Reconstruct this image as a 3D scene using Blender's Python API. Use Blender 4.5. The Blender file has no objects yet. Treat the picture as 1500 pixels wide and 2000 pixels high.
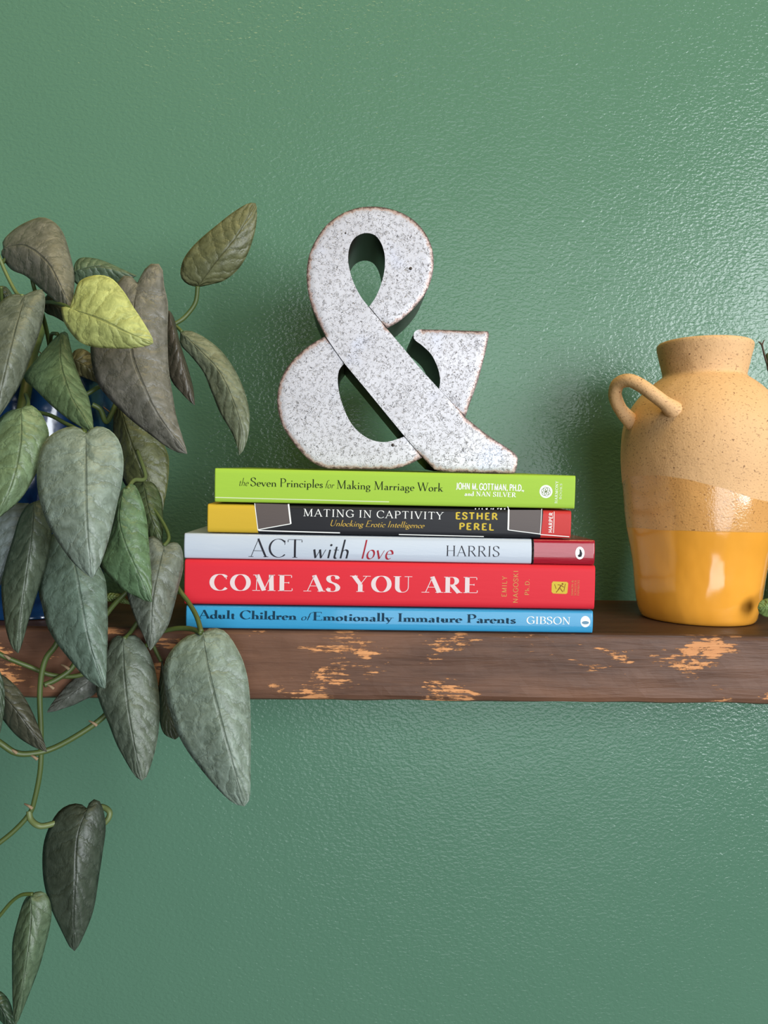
import bpy, bmesh, math, random
from mathutils import Vector, Matrix, noise
from mathutils.geometry import delaunay_2d_cdt

S = bpy.context.scene
C = S.collection
random.seed(7)

# ------------------------------------------------------------------ camera
F = 1500.0                                     # focal length in pixels of a 1500 x 2000 picture
CAM = Vector((-0.01856, -0.55287, 0.07284))
YAW, PITCH, ROLL = 0.04282, -0.02057, 0.01968
fw = Vector((math.sin(YAW)*math.cos(PITCH), math.cos(YAW)*math.cos(PITCH), math.sin(PITCH)))
r0 = Vector((math.cos(YAW), -math.sin(YAW), 0)); u0 = r0.cross(fw)
rt = r0*math.cos(ROLL) + u0*math.sin(ROLL)
up = -r0*math.sin(ROLL) + u0*math.cos(ROLL)
cam_d = bpy.data.cameras.new('camera')
cam = bpy.data.objects.new('camera', cam_d); C.objects.link(cam)
cam_d.sensor_fit = 'VERTICAL'; cam_d.sensor_height = 36.0; cam_d.lens = 36.0*F/2000.0
cam_d.clip_start = 0.01; cam_d.clip_end = 50
M = Matrix((rt, up, -fw)).transposed().to_4x4(); M.translation = CAM
cam.matrix_world = M
S.camera = cam

# ------------------------------------------------------------------ light and exposure
S.view_settings.view_transform = 'Standard'
S.view_settings.look = 'None'
S.view_settings.gamma = 1.0
S.view_settings.use_curve_mapping = False
S.view_settings.exposure = -0.04
world = bpy.data.worlds.new('room_air'); S.world = world
world.use_nodes = True
bg = world.node_tree.nodes['Background']
bg.inputs[0].default_value = (0.86, 0.93, 1.0, 1); bg.inputs[1].default_value = 0.01

def area(name, loc, target, sx, sy, power, col):
    d = bpy.data.lights.new(name, 'AREA'); d.shape = 'RECTANGLE'; d.size = sx; d.size_y = sy
    d.energy = power; d.color = col
    o = bpy.data.objects.new(name, d); C.objects.link(o)
    o.location = loc
    o.rotation_euler = (Vector(target) - Vector(loc)).to_track_quat('-Z', 'Y').to_euler()
    return o
area('window_light', (0.78, -3.45, 0.08), (0.78, 0, 0.08), 1.7, 2.6, 74, (0.88, 0.94, 1.0))
area('side_window_light', (2.25, -3.0, 0.45), (0.2, 0, 0.10), 1.2, 1.9, 150, (0.90, 0.95, 1.0))
area('added_warm_top_light', (0.10, -0.60, 1.65), (-0.1, 0, 0.45), 1.3, 0.4, 18, (1.0, 0.80, 0.36))  # unseen warm light, added to yellow and brighten the upper wall

# ------------------------------------------------------------------ helpers
def at(px, py, Y):
    """world point at depth Y (metres) seen at photograph pixel px, py"""
    d = rt*((px-750)/F) - up*((py-1000)/F) + fw
    return CAM + d*((Y-CAM.y)/d.y)

def srgb(r, g, b):
    f = lambda c: (c/255/12.92) if c/255 <= 0.04045 else ((c/255+0.055)/1.055)**2.4
    return (f(r), f(g), f(b), 1.0)

def mesh_obj(name, verts, faces, mats, parent=None, smooth=False, fmat=None):
    me = bpy.data.meshes.new(name); me.from_pydata([tuple(v) for v in verts], [], faces); me.update()
    for m in (mats if isinstance(mats, (list, tuple)) else [mats]): me.materials.append(m)
    if fmat:
        for p, i in zip(me.polygons, fmat): p.material_index = i
    if smooth:
        for p in me.polygons: p.use_smooth = True
    o = bpy.data.objects.new(name, me); C.objects.link(o)
    if parent: o.parent = parent
    return o

def bm_obj(name, bm, mats, parent=None, smooth=False):
    me = bpy.data.meshes.new(name); bm.to_mesh(me); bm.free()
    for m in (mats if isinstance(mats, (list, tuple)) else [mats]): me.materials.append(m)
    if smooth:
        for p in me.polygons: p.use_smooth = True
    o = bpy.data.objects.new(name, me); C.objects.link(o)
    if parent: o.parent = parent
    return o

def empty(name, loc, label, cat, group=None):
    o = bpy.data.objects.new(name, None); C.objects.link(o); o.location = loc
    o.empty_display_size = 0.02
    o['label'] = label; o['category'] = cat
    if group: o['group'] = group
    return o

def spline(pts, n):
    """Catmull-Rom through pts (any dimension), n samples per span"""
    pts = [Vector(p) for p in pts]; out = []
    for i in range(len(pts)-1):
        p0 = pts[max(i-1, 0)]; p1 = pts[i]; p2 = pts[i+1]; p3 = pts[min(i+2, len(pts)-1)]
        for k in range(n):
            t = k/n
            out.append(0.5*((2*p1) + (p2-p0)*t + (2*p0-5*p1+4*p2-p3)*t*t + (3*p1-p0-3*p2+p3)*t**3))
    out.append(pts[-1]); return out

def tube(path, radii, seg=10, cap=True):
    """verts and faces of a tube along path"""
    n = len(path); V = []; Fc = []
    if not isinstance(radii, (list, tuple)): radii = [radii]*n
    up0 = Vector((0.13, 0.31, 0.94)); prev = None
    for i, p in enumerate(path):
        t = (path[min(i+1, n-1)] - path[max(i-1, 0)]).normalized()
        if prev is None:
            a = up0.cross(t)
            if a.length < 1e-4: a = Vector((1, 0, 0)).cross(t)
        else:
            a = prev - t*prev.dot(t)
        a.normalize(); prev = a; b = t.cross(a)
        for k in range(seg):
            w = 2*math.pi*k/seg
            V.append(p + (a*math.cos(w) + b*math.sin(w))*radii[i])
    for i in range(n-1):
        for k in range(seg):
            k2 = (k+1) % seg
            Fc.append((i*seg+k, i*seg+k2, (i+1)*seg+k2, (i+1)*seg+k))
    if cap:
        Fc.append(tuple(range(seg-1, -1, -1))); Fc.append(tuple(range((n-1)*seg, n*seg)))
    return V, Fc

# --- node helper
class NT:
    def __init__(s, name):
        s.m = bpy.data.materials.new(name); s.m.use_nodes = True
        s.t = s.m.node_tree; s.b = s.t.nodes['Principled BSDF']
    def n(s, typ, **kw):
        nd = s.t.nodes.new(typ)
        for k, v in kw.items():
            if k.startswith('i_'):
                key = k[2:]; key = int(key) if key.isdigit() else key.replace('_', ' ')
                s.set(nd.inputs[key], v)
            else: setattr(nd, k, v)
        return nd
    def set(s, sock, v):
        if isinstance(v, bpy.types.NodeSocket): s.t.links.new(v, sock)
        else: sock.default_value = v
    def math(s, op, a, b=0.0, c=None, clamp=False):
        nd = s.t.nodes.new('ShaderNodeMath'); nd.operation = op; nd.use_clamp = clamp
        s.set(nd.inputs[0], a); s.set(nd.inputs[1], b)
        if c is not None: s.set(nd.inputs[2], c)
        return nd.outputs[0]
    def mix(s, fac, a, b, blend='MIX'):
        nd = s.t.nodes.new('ShaderNodeMix'); nd.data_type = 'RGBA'; nd.blend_type = blend
        s.set(nd.inputs[0], fac); s.set(nd.inputs[6], a); s.set(nd.inputs[7], b)
        return nd.outputs[2]
    def step(s, v, lo, hi):
        nd = s.t.nodes.new('ShaderNodeMapRange'); nd.interpolation_type = 'SMOOTHSTEP'
        s.set(nd.inputs[0], v); s.set(nd.inputs[1], lo); s.set(nd.inputs[2], hi)
        return nd.outputs[0]
    def coord(s, which='Object', scale=(1, 1, 1)):
        tc = s.t.nodes.new('ShaderNodeTexCoord'); mp = s.t.nodes.new('ShaderNodeMapping')
        mp.inputs['Scale'].default_value = scale
        s.t.links.new(tc.outputs[which], mp.inputs[0]); return mp.outputs[0]
    def noise(s, co, scale, detail=3, rough=0.5, dist=0.0):
        return s.n('ShaderNodeTexNoise', i_Vector=co, i_Scale=scale, i_Detail=detail, i_Roughness=rough, i_Distortion=dist).outputs[0]
    def bump(s, h, dist, strength=1.0, normal=None):
        nd = s.n('ShaderNodeBump', i_Height=h, i_Distance=dist, i_Strength=strength)
        if normal is not None: s.set(nd.inputs['Normal'], normal)
        return nd.outputs[0]
    def out(s, **kw):
        for k, v in kw.items(): s.set(s.b.inputs[k.replace('_', ' ')], v)
        return s.m

def plain(name, col, rough=0.5, spec=0.5, coat=0.0, metal=0.0, coat_rough=0.08):
    s = NT(name)
    co = s.coord()
    v = s.noise(co, 60, 4)
    c = s.mix(s.math('MULTIPLY', v, 0.12), col, (col[0]*0.7, col[1]*0.7, col[2]*0.7, 1))
    return s.out(Base_Color=c, Roughness=rough, Specular_IOR_Level=spec, Coat_Weight=coat, Coat_Roughness=coat_rough, Metallic=metal)

# ------------------------------------------------------------------ materials
def wall_mat():
    s = NT('green_wall_paint')
    co = s.coord()
    h1 = s.noise(s.coord(scale=(1, 1, 1.6)), 310, 2, 0.5, 0.4)
    h2 = s.noise(co, 480, 2, 0.5)
    h3 = s.noise(co, 14, 2, 0.5)
    h = s.math('ADD', h1, s.math('MULTIPLY', h2, 0.20))
    b = s.bump(h, 0.0011, 0.42)
    b2 = s.bump(h3, 0.004, 0.25, b)
    col = s.mix(s.noise(co, 5, 3), srgb(82, 117, 95), srgb(87, 121, 99))
    return s.out(Base_Color=col, Roughness=0.13, Specular_IOR_Level=0.25, Normal=b2)

def wood_mat(name='dark_stained_wood'):
    s = NT(name)
    co = s.coord()
    grain = s.coord(scale=(1.0, 9, 9))
    g1 = s.noise(grain, 16, 6, 0.65, 0.8)
    g2 = s.noise(s.coord(scale=(1.0, 14, 14)), 40, 4, 0.6, 0.3)
    base = s.mix(g1, srgb(54, 34, 24), srgb(112, 80, 62))
    base = s.mix(s.math('MULTIPLY', s.step(g2, 0.5, 0.8), 0.5), base, srgb(52, 34, 26))
    # scraped bare patches, only on the front face (a worn edge)
    patch = s.noise(s.coord(scale=(1, 2.6, 2.6)), 20, 6, 0.68, 0.3)
    fine = s.noise(s.coord(scale=(0.6, 7, 7)), 110, 4, 0.7)
    pm = s.math('ADD', patch, s.math('MULTIPLY', s.math('SUBTRACT', fine, 0.5), 0.34))
    pm = s.step(pm, 0.572, 0.615)
    sep = s.n('ShaderNodeSeparateXYZ', i_0=co)
    front = s.step(sep.outputs[1], -0.1365, -0.1395)
    pm = s.math('MULTIPLY', pm, front)
    bare = s.mix(fine, srgb(168, 102, 60), srgb(222, 162, 108))
    soft = s.math('MULTIPLY', s.step(s.noise(s.coord(scale=(1, 3, 3)), 8, 4), 0.42, 0.75), s.math('MULTIPLY', front, 0.55))
    col = s.mix(soft, base, srgb(132, 92, 68))
    col = s.mix(pm, col, bare)
    topd = s.step(sep.outputs[2], -0.0025, -0.0008)
    col = s.mix(s.math('MULTIPLY', topd, 0.55), col, srgb(44, 26, 18))
    h = s.math('ADD', s.math('MULTIPLY', g1, 0.7), s.math('SUBTRACT', s.math('MULTIPLY', g2, 0.5), s.math('MULTIPLY', pm, 0.35)))
    return s.out(Base_Color=col, Roughness=s.math('ADD', 0.5, s.math('MULTIPLY', pm, 0.2)), Specular_IOR_Level=0.25, Normal=s.bump(h, 0.0010, 0.5))

def galv_mat():
    s = NT('mottled_galvanised_face')
    co = s.coord()
    wob = s.n('ShaderNodeTexNoise', i_Vector=co, i_Scale=260.0, i_Detail=2.0)
    vec = s.n('ShaderNodeVectorMath', operation='MULTIPLY_ADD')
    s.set(vec.inputs[0], wob.outputs[1]); vec.inputs[1].default_value = (0.006, 0.006, 0.006); s.set(vec.inputs[2], co)
    n1 = s.noise(vec.outputs[0], 560, 2, 0.5, 1.0)
    d1 = s.math('ABSOLUTE', s.math('SUBTRACT', n1, 0.47))
    sq = s.math('SUBTRACT', 1.0, s.step(d1, 0.012, 0.034))
    gate = s.step(s.noise(co, 420, 2), 0.40, 0.56)
    sq = s.math('MULTIPLY', sq, gate)
    n2 = s.noise(co, 700, 2, 0.5)
    sp = s.step(n2, 0.60, 0.68)
    base = s.mix(s.noise(co, 42, 4), srgb(166, 163, 166), srgb(200, 198, 202))
    base = s.mix(s.step(s.noise(co, 30, 3), 0.55, 0.75), base, srgb(186, 188, 202))
    base = s.mix(s.math('MULTIPLY', sp, 0.35), base, srgb(120, 118, 118))
    col = s.mix(s.math('MULTIPLY', sq, 0.8), base, srgb(62, 58, 62))
    att = s.n('ShaderNodeAttribute', attribute_name='edge_wear').outputs['Fac']
    streak = s.noise(co, 330, 3, 0.7)
    e = s.math('ADD', att, s.math('MULTIPLY', s.math('SUBTRACT', streak, 0.5), 0.9))
    r1 = s.step(e, 0.42, 0.72)
    r2 = s.step(e, 0.70, 0.95)
    col = s.mix(s.math('MULTIPLY', r1, 0.65), col, srgb(170, 132, 112))
    col = s.mix(s.math('MULTIPLY', r2, 0.9), col, srgb(62, 42, 34))
    return s.out(Base_Color=col, Roughness=0.42, Metallic=0.25, Specular_IOR_Level=0.5,
                 Normal=s.bump(s.math('SUBTRACT', 1.0, sq), 0.0004, 0.5))

def jar_mat():
    s = NT('speckled_stoneware_and_ochre_glaze')
    co = s.coord()
    sep = s.n('ShaderNodeSeparateXYZ', i_0=co)
    x, y, z = sep.outputs
    th = s.math('ARCTAN2', x, s.math('MULTIPLY', y, -1.0))       # 0 towards the room, + to the right
    wave = s.math('SINE', s.math('ADD', s.math('MULTIPLY', th, 1.8), 3.61))
    wav2 = s.noise(co, 26, 2)
    hi = s.math('ADD', 0.0812, s.math('MULTIPLY', wave, 0.0075))
    hi = s.math('ADD', hi, s.math('MULTIPLY', s.math('SUBTRACT', wav2, 0.5), 0.004))
    glaze = s.math('SUBTRACT', 1.0, s.step(s.math('SUBTRACT', z, hi), -0.0003, 0.0003))
    lo = s.math('ADD', 0.0560, s.math('MULTIPLY', s.math('SUBTRACT', wav2, 0.5), 0.0022))
    ochre = s.math('SUBTRACT', 1.0, s.step(s.math('SUBTRACT', z, lo), -0.0003, 0.0004))
    sp = s.noise(s.coord(scale=(1, 1, 1.7)), 620, 2, 0.5)
    spk = s.step(sp, 0.61, 0.66)
    sp2 = s.step(s.noise(co, 380, 2), 0.70, 0.74)
    spk = s.math('MAXIMUM', s.math('MULTIPLY', spk, 0.6), sp2)
    clay = s.mix(s.noise(co, 30, 3), srgb(206, 160, 108), srgb(219, 175, 125))
    clayg = s.mix(s.noise(co, 50, 3), srgb(204, 146, 82), srgb(216, 162, 98))
    c = s.mix(glaze, clay, clayg)
    c = s.mix(s.math('MULTIPLY', spk, 0.75), c, srgb(104, 66, 36))
    och = s.mix(s.noise(co, 34, 4), srgb(220, 146, 42), srgb(234, 163, 64))
    c = s.mix(ochre, c, och)
    rough = s.math('SUBTRACT', 0.72, s.math('MULTIPLY', glaze, 0.60))
    fine = s.math('MULTIPLY', s.noise(co, 900, 2), s.math('SUBTRACT', 1.0, s.math('MULTIPLY', ochre, 0.95)))
    b = s.bump(fine, 0.0004, 0.5)
    b = s.bump(s.noise(s.coord(scale=(1, 1, 0.6)), 60, 2), 0.003, 0.28, b)
    return s.out(Base_Color=c, Roughness=rough, Specular_IOR_Level=0.5, Normal=b, Coat_Weight=s.math('MULTIPLY', glaze, 0.6), Coat_Roughness=0.12)

def leaf_mat():
    s = NT('silvery_green_leaf')
    info = s.n('ShaderNodeObjectInfo')
    tint = info.outputs['Color']
    uv = s.n('ShaderNodeUVMap', uv_map='uv').outputs[0]
    sep = s.n('ShaderNodeSeparateXYZ', i_0=uv)
    u, t = sep.outputs[0], sep.outputs[1]                         # u: 0..1 across, t: 0..1 base to tip
    au = s.math('ABSOLUTE', s.math('MULTIPLY', s.math('SUBTRACT', u, 0.5), 2.0))
    co = s.coord()
    nz = s.noise(co, 90, 4, 0.6)
    mott = s.noise(co, 170, 5, 0.65, 0.8)
    rnd = info.outputs['Random']
    # side veins sweep from the midrib towards the tip
    ph = s.math('SUBTRACT', s.math('MULTIPLY', t, 8.0), s.math('MULTIPLY', s.math('POWER', au, 0.85), 1.9))
    ph = s.math('ADD', ph, s.math('MULTIPLY', nz, 2.4))
    ph = s.math('ADD', ph, s.math('MULTIPLY', s.math('GREATER_THAN', u, 0.5), 0.45))
    saw = s.math('ABSOLUTE', s.math('SUBTRACT', s.math('FRACT', ph), 0.5))   # 0.5 at a vein
    vein = s.step(saw, 0.43, 0.495)
    vein = s.math('MULTIPLY', vein, s.step(s.noise(co, 60, 3), 0.38, 0.6))
    mid = s.math('SUBTRACT', 1.0, s.step(au, 0.012, 0.05))
    mid = s.math('MULTIPLY', mid, s.math('SUBTRACT', 1.0, s.math('MULTIPLY', t, 0.35)))
    light = s.mix(1.0, tint, (1.32, 1.32, 1.36, 1), 'MULTIPLY')
    dark = s.mix(1.0, tint, (0.70, 0.72, 0.68, 1), 'MULTIPLY')
    c = s.mix(s.step(mott, 0.3, 0.72), dark, light)
    c = s.mix(s.math('MULTIPLY', vein, 0.5), c, s.mix(1.0, tint, (0.42, 0.45, 0.40, 1), 'MULTIPLY'))
    c = s.mix(s.math('MULTIPLY', mid, 0.6), c, s.mix(1.0, tint, (0.42, 0.44, 0.38, 1), 'MULTIPLY'))
    edge = s.step(au, 0.955, 0.995)
    c = s.mix(s.math('MULTIPLY', edge, 0.45), c, s.mix(1.0, tint, (2.0, 2.0, 1.9, 1), 'MULTIPLY'))
    puff = s.math('SUBTRACT', 0.5, saw)
    h = s.math('SUBTRACT', s.math('ADD', s.math('MULTIPLY', s.math('SINE', s.math('MULTIPLY', puff, 3.1)), 0.55), s.math('MULTIPLY', mott, 0.35)), s.math('MULTIPLY', mid, 0.8))
    return s.out(Base_Color=c, Roughness=0.47, Specular_IOR_Level=0.5, Normal=s.bump(h, 0.0013, 0.5),
                 Sheen_Weight=0.0, Subsurface_Weight=0.0)

def pot_mat():
    s = NT('cobalt_blue_glaze')
    co = s.coord()
    c = s.mix(s.step(s.noise(co, 26, 5, 0.6, 1.0), 0.35, 0.7), srgb(8, 26, 56), srgb(20, 58, 98))
    return s.out(Base_Color=c, Roughness=0.12, Specular_IOR_Level=0.6, Normal=s.bump(s.noise(co, 70, 2), 0.002, 0.3))

WALL = wall_mat(); WOOD = wood_mat(); GALV = galv_mat(); JAR = jar_mat(); LEAF = leaf_mat(); POT = pot_mat()
DARKMETAL = plain('dark_bronzed_metal', srgb(58, 50, 45), 0.42, 0.5, 0, 0.5)
STEM = plain('green_stem', srgb(70, 84, 38), 0.5)
STEM_L = plain('pale_green_stem', srgb(96, 108, 62), 0.5)
STEM_B = plain('brown_dry_sheath', srgb(138, 116, 88), 0.8)
FIBRE = plain('coir_fibre', srgb(112, 78, 50), 0.9)
PAGES = None
def page_mat():
    s = NT('page_edges')
    l = s.noise(s.coord(scale=(0.5, 0.5, 60)), 60, 2)
    return s.out(Base_Color=s.mix(l, srgb(196, 186, 164), srgb(232, 226, 208)), Roughness=0.9)
PAGES = page_mat()

# ------------------------------------------------------------------ the setting: wall and shelf
wv = [(-3, 0, -1.6), (3, 0, -1.6), (3, 0, 1.9), (-3, 0, 1.9), (-3, 0.1, -1.6), (3, 0.1, -1.6), (3, 0.1, 1.9), (-3, 0.1, 1.9)]
w = mesh_obj('wall_back', wv, [(0, 1, 2, 3), (5, 4, 7, 6), (3, 2, 6, 7), (0, 4, 5, 1), (1, 5, 6, 2), (0, 3, 7, 4)], WALL)
w['kind'] = 'structure'

def shelf():
    # a swept cross-section with worn, slightly wavy arrises
    D, T = 0.140, 0.0385
    xs = [-0.62 + i*0.005 for i in range(int(1.40/0.005)+1)]
    sec = [(-0.0005, 0), (-0.05, 0), (-0.10, 0), (-D+0.0026, 0), (-D+0.0008, -0.0007), (-D, -0.0026)]
    sec += [(-D, -0.0026 - (T-0.0062)*k/6) for k in range(1, 6)]
    sec += [(-D, -T+0.0036), (-D+0.0010, -T+0.0012), (-D+0.0036, -T), (-0.07, -T), (-0.0005, -T)]
    V = []; Fc = []; n = len(sec)
    for x in xs:
        for k, (y, z) in enumerate(sec):
            a = 0.0
            if 3 <= k <= 13:
                a = noise.noise(Vector((x*22, k*0.8, 3.1)))*0.0005 + noise.noise(Vector((x*90, k*1.7, 9)))*0.00025
            dz = 0
            if 11 <= k <= 13: dz = noise.noise(Vector((x*35, 5, k*0.3)))*0.0009
            V.append((x, y+a, z+dz))
    for i in range(len(xs)-1):
        for k in range(n):
            k2 = (k+1) % n
            Fc.append((i*n+k, (i+1)*n+k, (i+1)*n+k2, i*n+k2))
    Fc.append(tuple(range(n))); Fc.append(tuple(range((len(xs)-1)*n+n-1, (len(xs)-1)*n-1, -1)))
    o = mesh_obj('wall_shelf', V, Fc, WOOD)
    bm = bmesh.new(); bm.from_mesh(o.data); bmesh.ops.recalc_face_normals(bm, faces=bm.faces[:]); bm.to_mesh(o.data); bm.free()
    o['label'] = 'thick dark stained wooden shelf with a scraped front edge fixed to the green wall'
    o['category'] = 'shelf'
shelf()

# ------------------------------------------------------------------ lettering: a small stroke alphabet
def arc(cx, cy, rx, ry, a0, a1, n=14):
    return [(cx+rx*math.cos(math.radians(a0+(a1-a0)*k/n)), cy+ry*math.sin(math.radians(a0+(a1-a0)*k/n))) for k in range(n+1)]
def L(*p, w=None): return ('l', [(p[i], p[i+1]) for i in range(0, len(p), 2)], w)
def P(pts, w=None): return ('l', pts, w)
def Cv(*p, w=None): return ('l', [tuple(v) for v in spline([(p[i], p[i+1]) for i in range(0, len(p), 2)], 6)], w)
def Sf(x, y, k=1.0): return ('s', (x, y), k)
def Dt(x, y): return ('d', (x, y), None)
G = {}
G['A'] = (.78, [L(.39, 1, .07, 0, w='t'), L(.37, 1, .70, 0, w='T'), L(.17, .34, .58, .34, w='t'), Sf(.07, 0), Sf(.70, 0)])
G['B'] = (.66, [L(.15, 0, .15, 1), P([(.15, .98), (.33, .98)]+arc(.33, .755, .22, .225, 90, -90)+[(.15, .53)]), P([(.15, .53), (.36, .53)]+arc(.36, .275, .24, .255, 90, -90)+[(.15, .02)]), Sf(.12, 0, .8), Sf(.12, 1, .8)])
G['C'] = (.76, [P(arc(.43, .5, .37, .5, 42, 318, 22)), L(.70, .70, .70, .93, w='t')])
G['D'] = (.80, [L(.15, 0, .15, 1), P([(.15, .98), (.33, .98)]+arc(.33, .5, .39, .48, 90, -90, 18)+[(.15, .02)]), Sf(.12, 0, .8), Sf(.12, 1, .8)])
G['E'] = (.66, [L(.15, 0, .15, 1), L(.15, .98, .57, .98, w='t'), L(.15, .52, .45, .52, w='t'), L(.15, .02, .60, .02, w='t'), ('v', (.58, .90), 1), ('v', (.46, .52), .8), ('v', (.61, .10), 1), Sf(.12, 0, .8), Sf(.12, 1, .8)])
G['G'] = (.80, [P(arc(.43, .5, .37, .5, 42, 320, 22)), L(.71, .08, .71, .44), L(.50, .43, .76, .43, w='t'), L(.70, .72, .70, .93, w='t'), Sf(.70, .42)])
G['H'] = (.82, [L(.15, 0, .15, 1), L(.67, 0, .67, 1), L(.15, .52, .67, .52, w='t'), Sf(.15, 0), Sf(.15, 1), Sf(.67, 0), Sf(.67, 1)])
G['I'] = (.36, [L(.18, 0, .18, 1), Sf(.18, 0), Sf(.18, 1)])
G['J'] = (.44, [P([(.28, 1), (.28, .2)]+arc(.13, .15, .15, .17, 0, -110, 8)), Sf(.28, 1)])
G['K'] = (.76, [L(.15, 0, .15, 1), L(.16, .42, .62, 1, w='t'), L(.28, .56, .66, 0, w='T'), Sf(.15, 0), Sf(.15, 1), Sf(.60, 1), Sf(.66, 0)])
G['L'] = (.62, [L(.15, 0, .15, 1), L(.15, .02, .57, .02, w='t'), ('v', (.58, .10), 1), Sf(.15, 1), Sf(.12, 0, .8)])
G['M'] = (.98, [L(.14, 0, .17, 1, w='t'), L(.17, 1, .48, .02, w='T'), L(.48, .02, .80, 1, w='t'), L(.80, 1, .82, 0), Sf(.14, 0), Sf(.82, 0), Sf(.12, 1, .7), Sf(.85, 1, .7)])
G['N'] = (.84, [L(.14, 0, .14, 1, w='t'), L(.13, 1, .68, 0, w='T'), L(.68, 0, .68, 1, w='t'), Sf(.14, 0), Sf(.68, 1), Sf(.10, 1, .7)])
G['O'] = (.84, [P(arc(.42, .5, .36, .5, 90, 450, 30))])
G['P'] = (.64, [L(.15, 0, .15, 1), P([(.15, .98), (.33, .98)]+arc(.33, .73, .24, .25, 90, -90)+[(.15, .48)]), Sf(.15, 0), Sf(.12, 1, .8)])
G['R'] = (.74, [L(.15, 0, .15, 1), P([(.15, .98), (.33, .98)]+arc(.33, .74, .23, .24, 90, -90)+[(.15, .50)]), L(.34, .50, .66, 0, w='T'), Sf(.15, 0), Sf(.12, 1, .8), Sf(.68, 0, .8)])
G['S'] = (.60, [Cv(.50, .80, .44, .94, .28, 1.0, .12, .92, .09, .75, .18, .60, .40, .46, .51, .28, .46, .09, .28, 0, .12, .05, .07, .2), L(.51, .75, .51, .95, w='t'), L(.065, .05, .065, .26, w='t')])
G['T'] = (.70, [L(.35, 0, .35, 1), L(.05, .98, .65, .98, w='t'), ('v', (.055, .90), 1), ('v', (.645, .90), 1), Sf(.35, 0)])
G['U'] = (.80, [P([(.15, 1), (.15, .33)]+arc(.40, .32, .25, .32, 180, 270, 8)), P(arc(.40, .32, .25, .32, 270, 360, 8)+[(.65, 1)], w='t'), Sf(.15, 1), Sf(.65, 1)])
G['V'] = (.76, [L(.06, 1, .38, 0, w='T'), L(.38, 0, .68, 1, w='t'), Sf(.08, 1), Sf(.67, 1)])
G['W'] = (1.06, [L(.06, 1, .32, 0, w='T'), L(.32, 0, .54, 1, w='t'), L(.52, 1, .76, 0, w='T'), L(.76, 0, 1.0, 1, w='t'), Sf(.07, 1), Sf(.53, 1), Sf(.99, 1)])
G['Y'] = (.74, [L(.06, 1, .36, .46, w='T'), L(.36, .46, .66, 1, w='t'), L(.36, 0, .36, .47), Sf(.07, 1), Sf(.65, 1), Sf(.36, 0)])
G['&'] = (.80, [Cv(.72, 0, .25, .62, .22, .85, .36, .98, .50, .84, .42, .64, .14, .40, .10, .18, .30, 0, .56, .12, .70, .44)])
G['.'] = (.24, [Dt(.12, .06)])
G[','] = (.24, [Dt(.12, .06), L(.15, .04, .09, -.14, w='t')])
X = .46
G['a'] = (.46, [P([(.09, .38)]+arc(.21, .32, .12, .145, 150, 0, 8)+[(.33, .08), (.37, .01), (.43, .03)]), Cv(.33, .27, .18, .24, .08, .13, .14, .01, .24, .02, .33, .12)])
G['b'] = (.52, [L(.11, 0, .11, 1), P(arc(.26, .23, .18, .235, 150, -150, 14)), Sf(.08, 1, .6)])
G['c'] = (.42, [P(arc(.24, .23, .18, .235, 45, 318, 14)), Dt(.36, .37)])
G['d'] = (.52, [L(.40, 0, .40, 1), P(arc(.24, .23, .18, .235, 30, 330, 14)), Sf(.36, 1, .6), Sf(.44, 0.01, .6)])
G['e'] = (.44, [P([(.07, .26), (.39, .26)], w='t'), P(arc(.23, .23, .17, .235, 8, 312, 16))])
G['f'] = (.30, [P([(.14, 0), (.14, .80)]+arc(.27, .80, .13, .19, 180, 60, 8)), L(.03, .45, .28, .45, w='t'), Sf(.14, 0)])
G['g'] = (.46, [P(arc(.21, .29, .145, .17, 0, 360, 18)), Cv(.13, .14, .07, .05, .18, 0, .34, -.04, .40, -.14, .28, -.27, .10, -.26, .05, -.15, .14, -.03), L(.32, .41, .44, .45, w='t')])
G['h'] = (.54, [L(.12, 0, .12, 1), P([(.12, .33)]+arc(.27, .29, .15, .17, 140, 0, 8)+[(.42, 0)]), Sf(.12, 0), Sf(.42, 0), Sf(.08, 1, .6)])
G['i'] = (.26, [L(.13, 0, .13, X), Dt(.13, .70), Sf(.13, 0), Sf(.09, X, .6)])
G['k'] = (.52, [L(.12, 0, .12, 1), L(.13, .20, .38, X, w='t'), L(.22, .29, .44, 0, w='T'), Sf(.12, 0), Sf(.08, 1, .6), Sf(.38, X), Sf(.44, 0)])
G['l'] = (.26, [L(.13, 0, .13, 1), Sf(.13, 0), Sf(.09, 1, .6)])
G['m'] = (.82, [L(.12, 0, .12, X), P([(.12, .33)]+arc(.26, .29, .145, .17, 140, 0, 8)+[(.405, 0)]), P([(.405, .33)]+arc(.55, .29, .145, .17, 140, 0, 8)+[(.695, 0)]), Sf(.12, 0), Sf(.405, 0), Sf(.695, 0), Sf(.08, X, .6)])
G['n'] = (.54, [L(.12, 0, .12, X), P([(.12, .33)]+arc(.27, .29, .15, .17, 140, 0, 8)+[(.42, 0)]), Sf(.12, 0), Sf(.42, 0), Sf(.08, X, .6)])
G['o'] = (.48, [P(arc(.24, .23, .18, .235, 90, 450, 20))])
G['p'] = (.52, [L(.12, -.28, .12, X), P(arc(.27, .23, .17, .235, 150, -150, 14)), Sf(.12, -.28), Sf(.08, X, .6)])
G['r'] = (.38, [L(.12, 0, .12, X), Cv(.12, .28, .20, .43, .30, .44), Dt(.31, .40), Sf(.12, 0), Sf(.08, X, .6)])
G['s'] = (.36, [Cv(.29, .37, .22, .46, .12, .44, .08, .35, .15, .26, .25, .19, .29, .10, .22, 0, .11, .01, .05, .10)])
G['t'] = (.32, [P([(.14, .62), (.14, .12)]+arc(.23, .11, .09, .11, 180, 300, 6)), L(.03, .45, .28, .45, w='t')])
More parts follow.
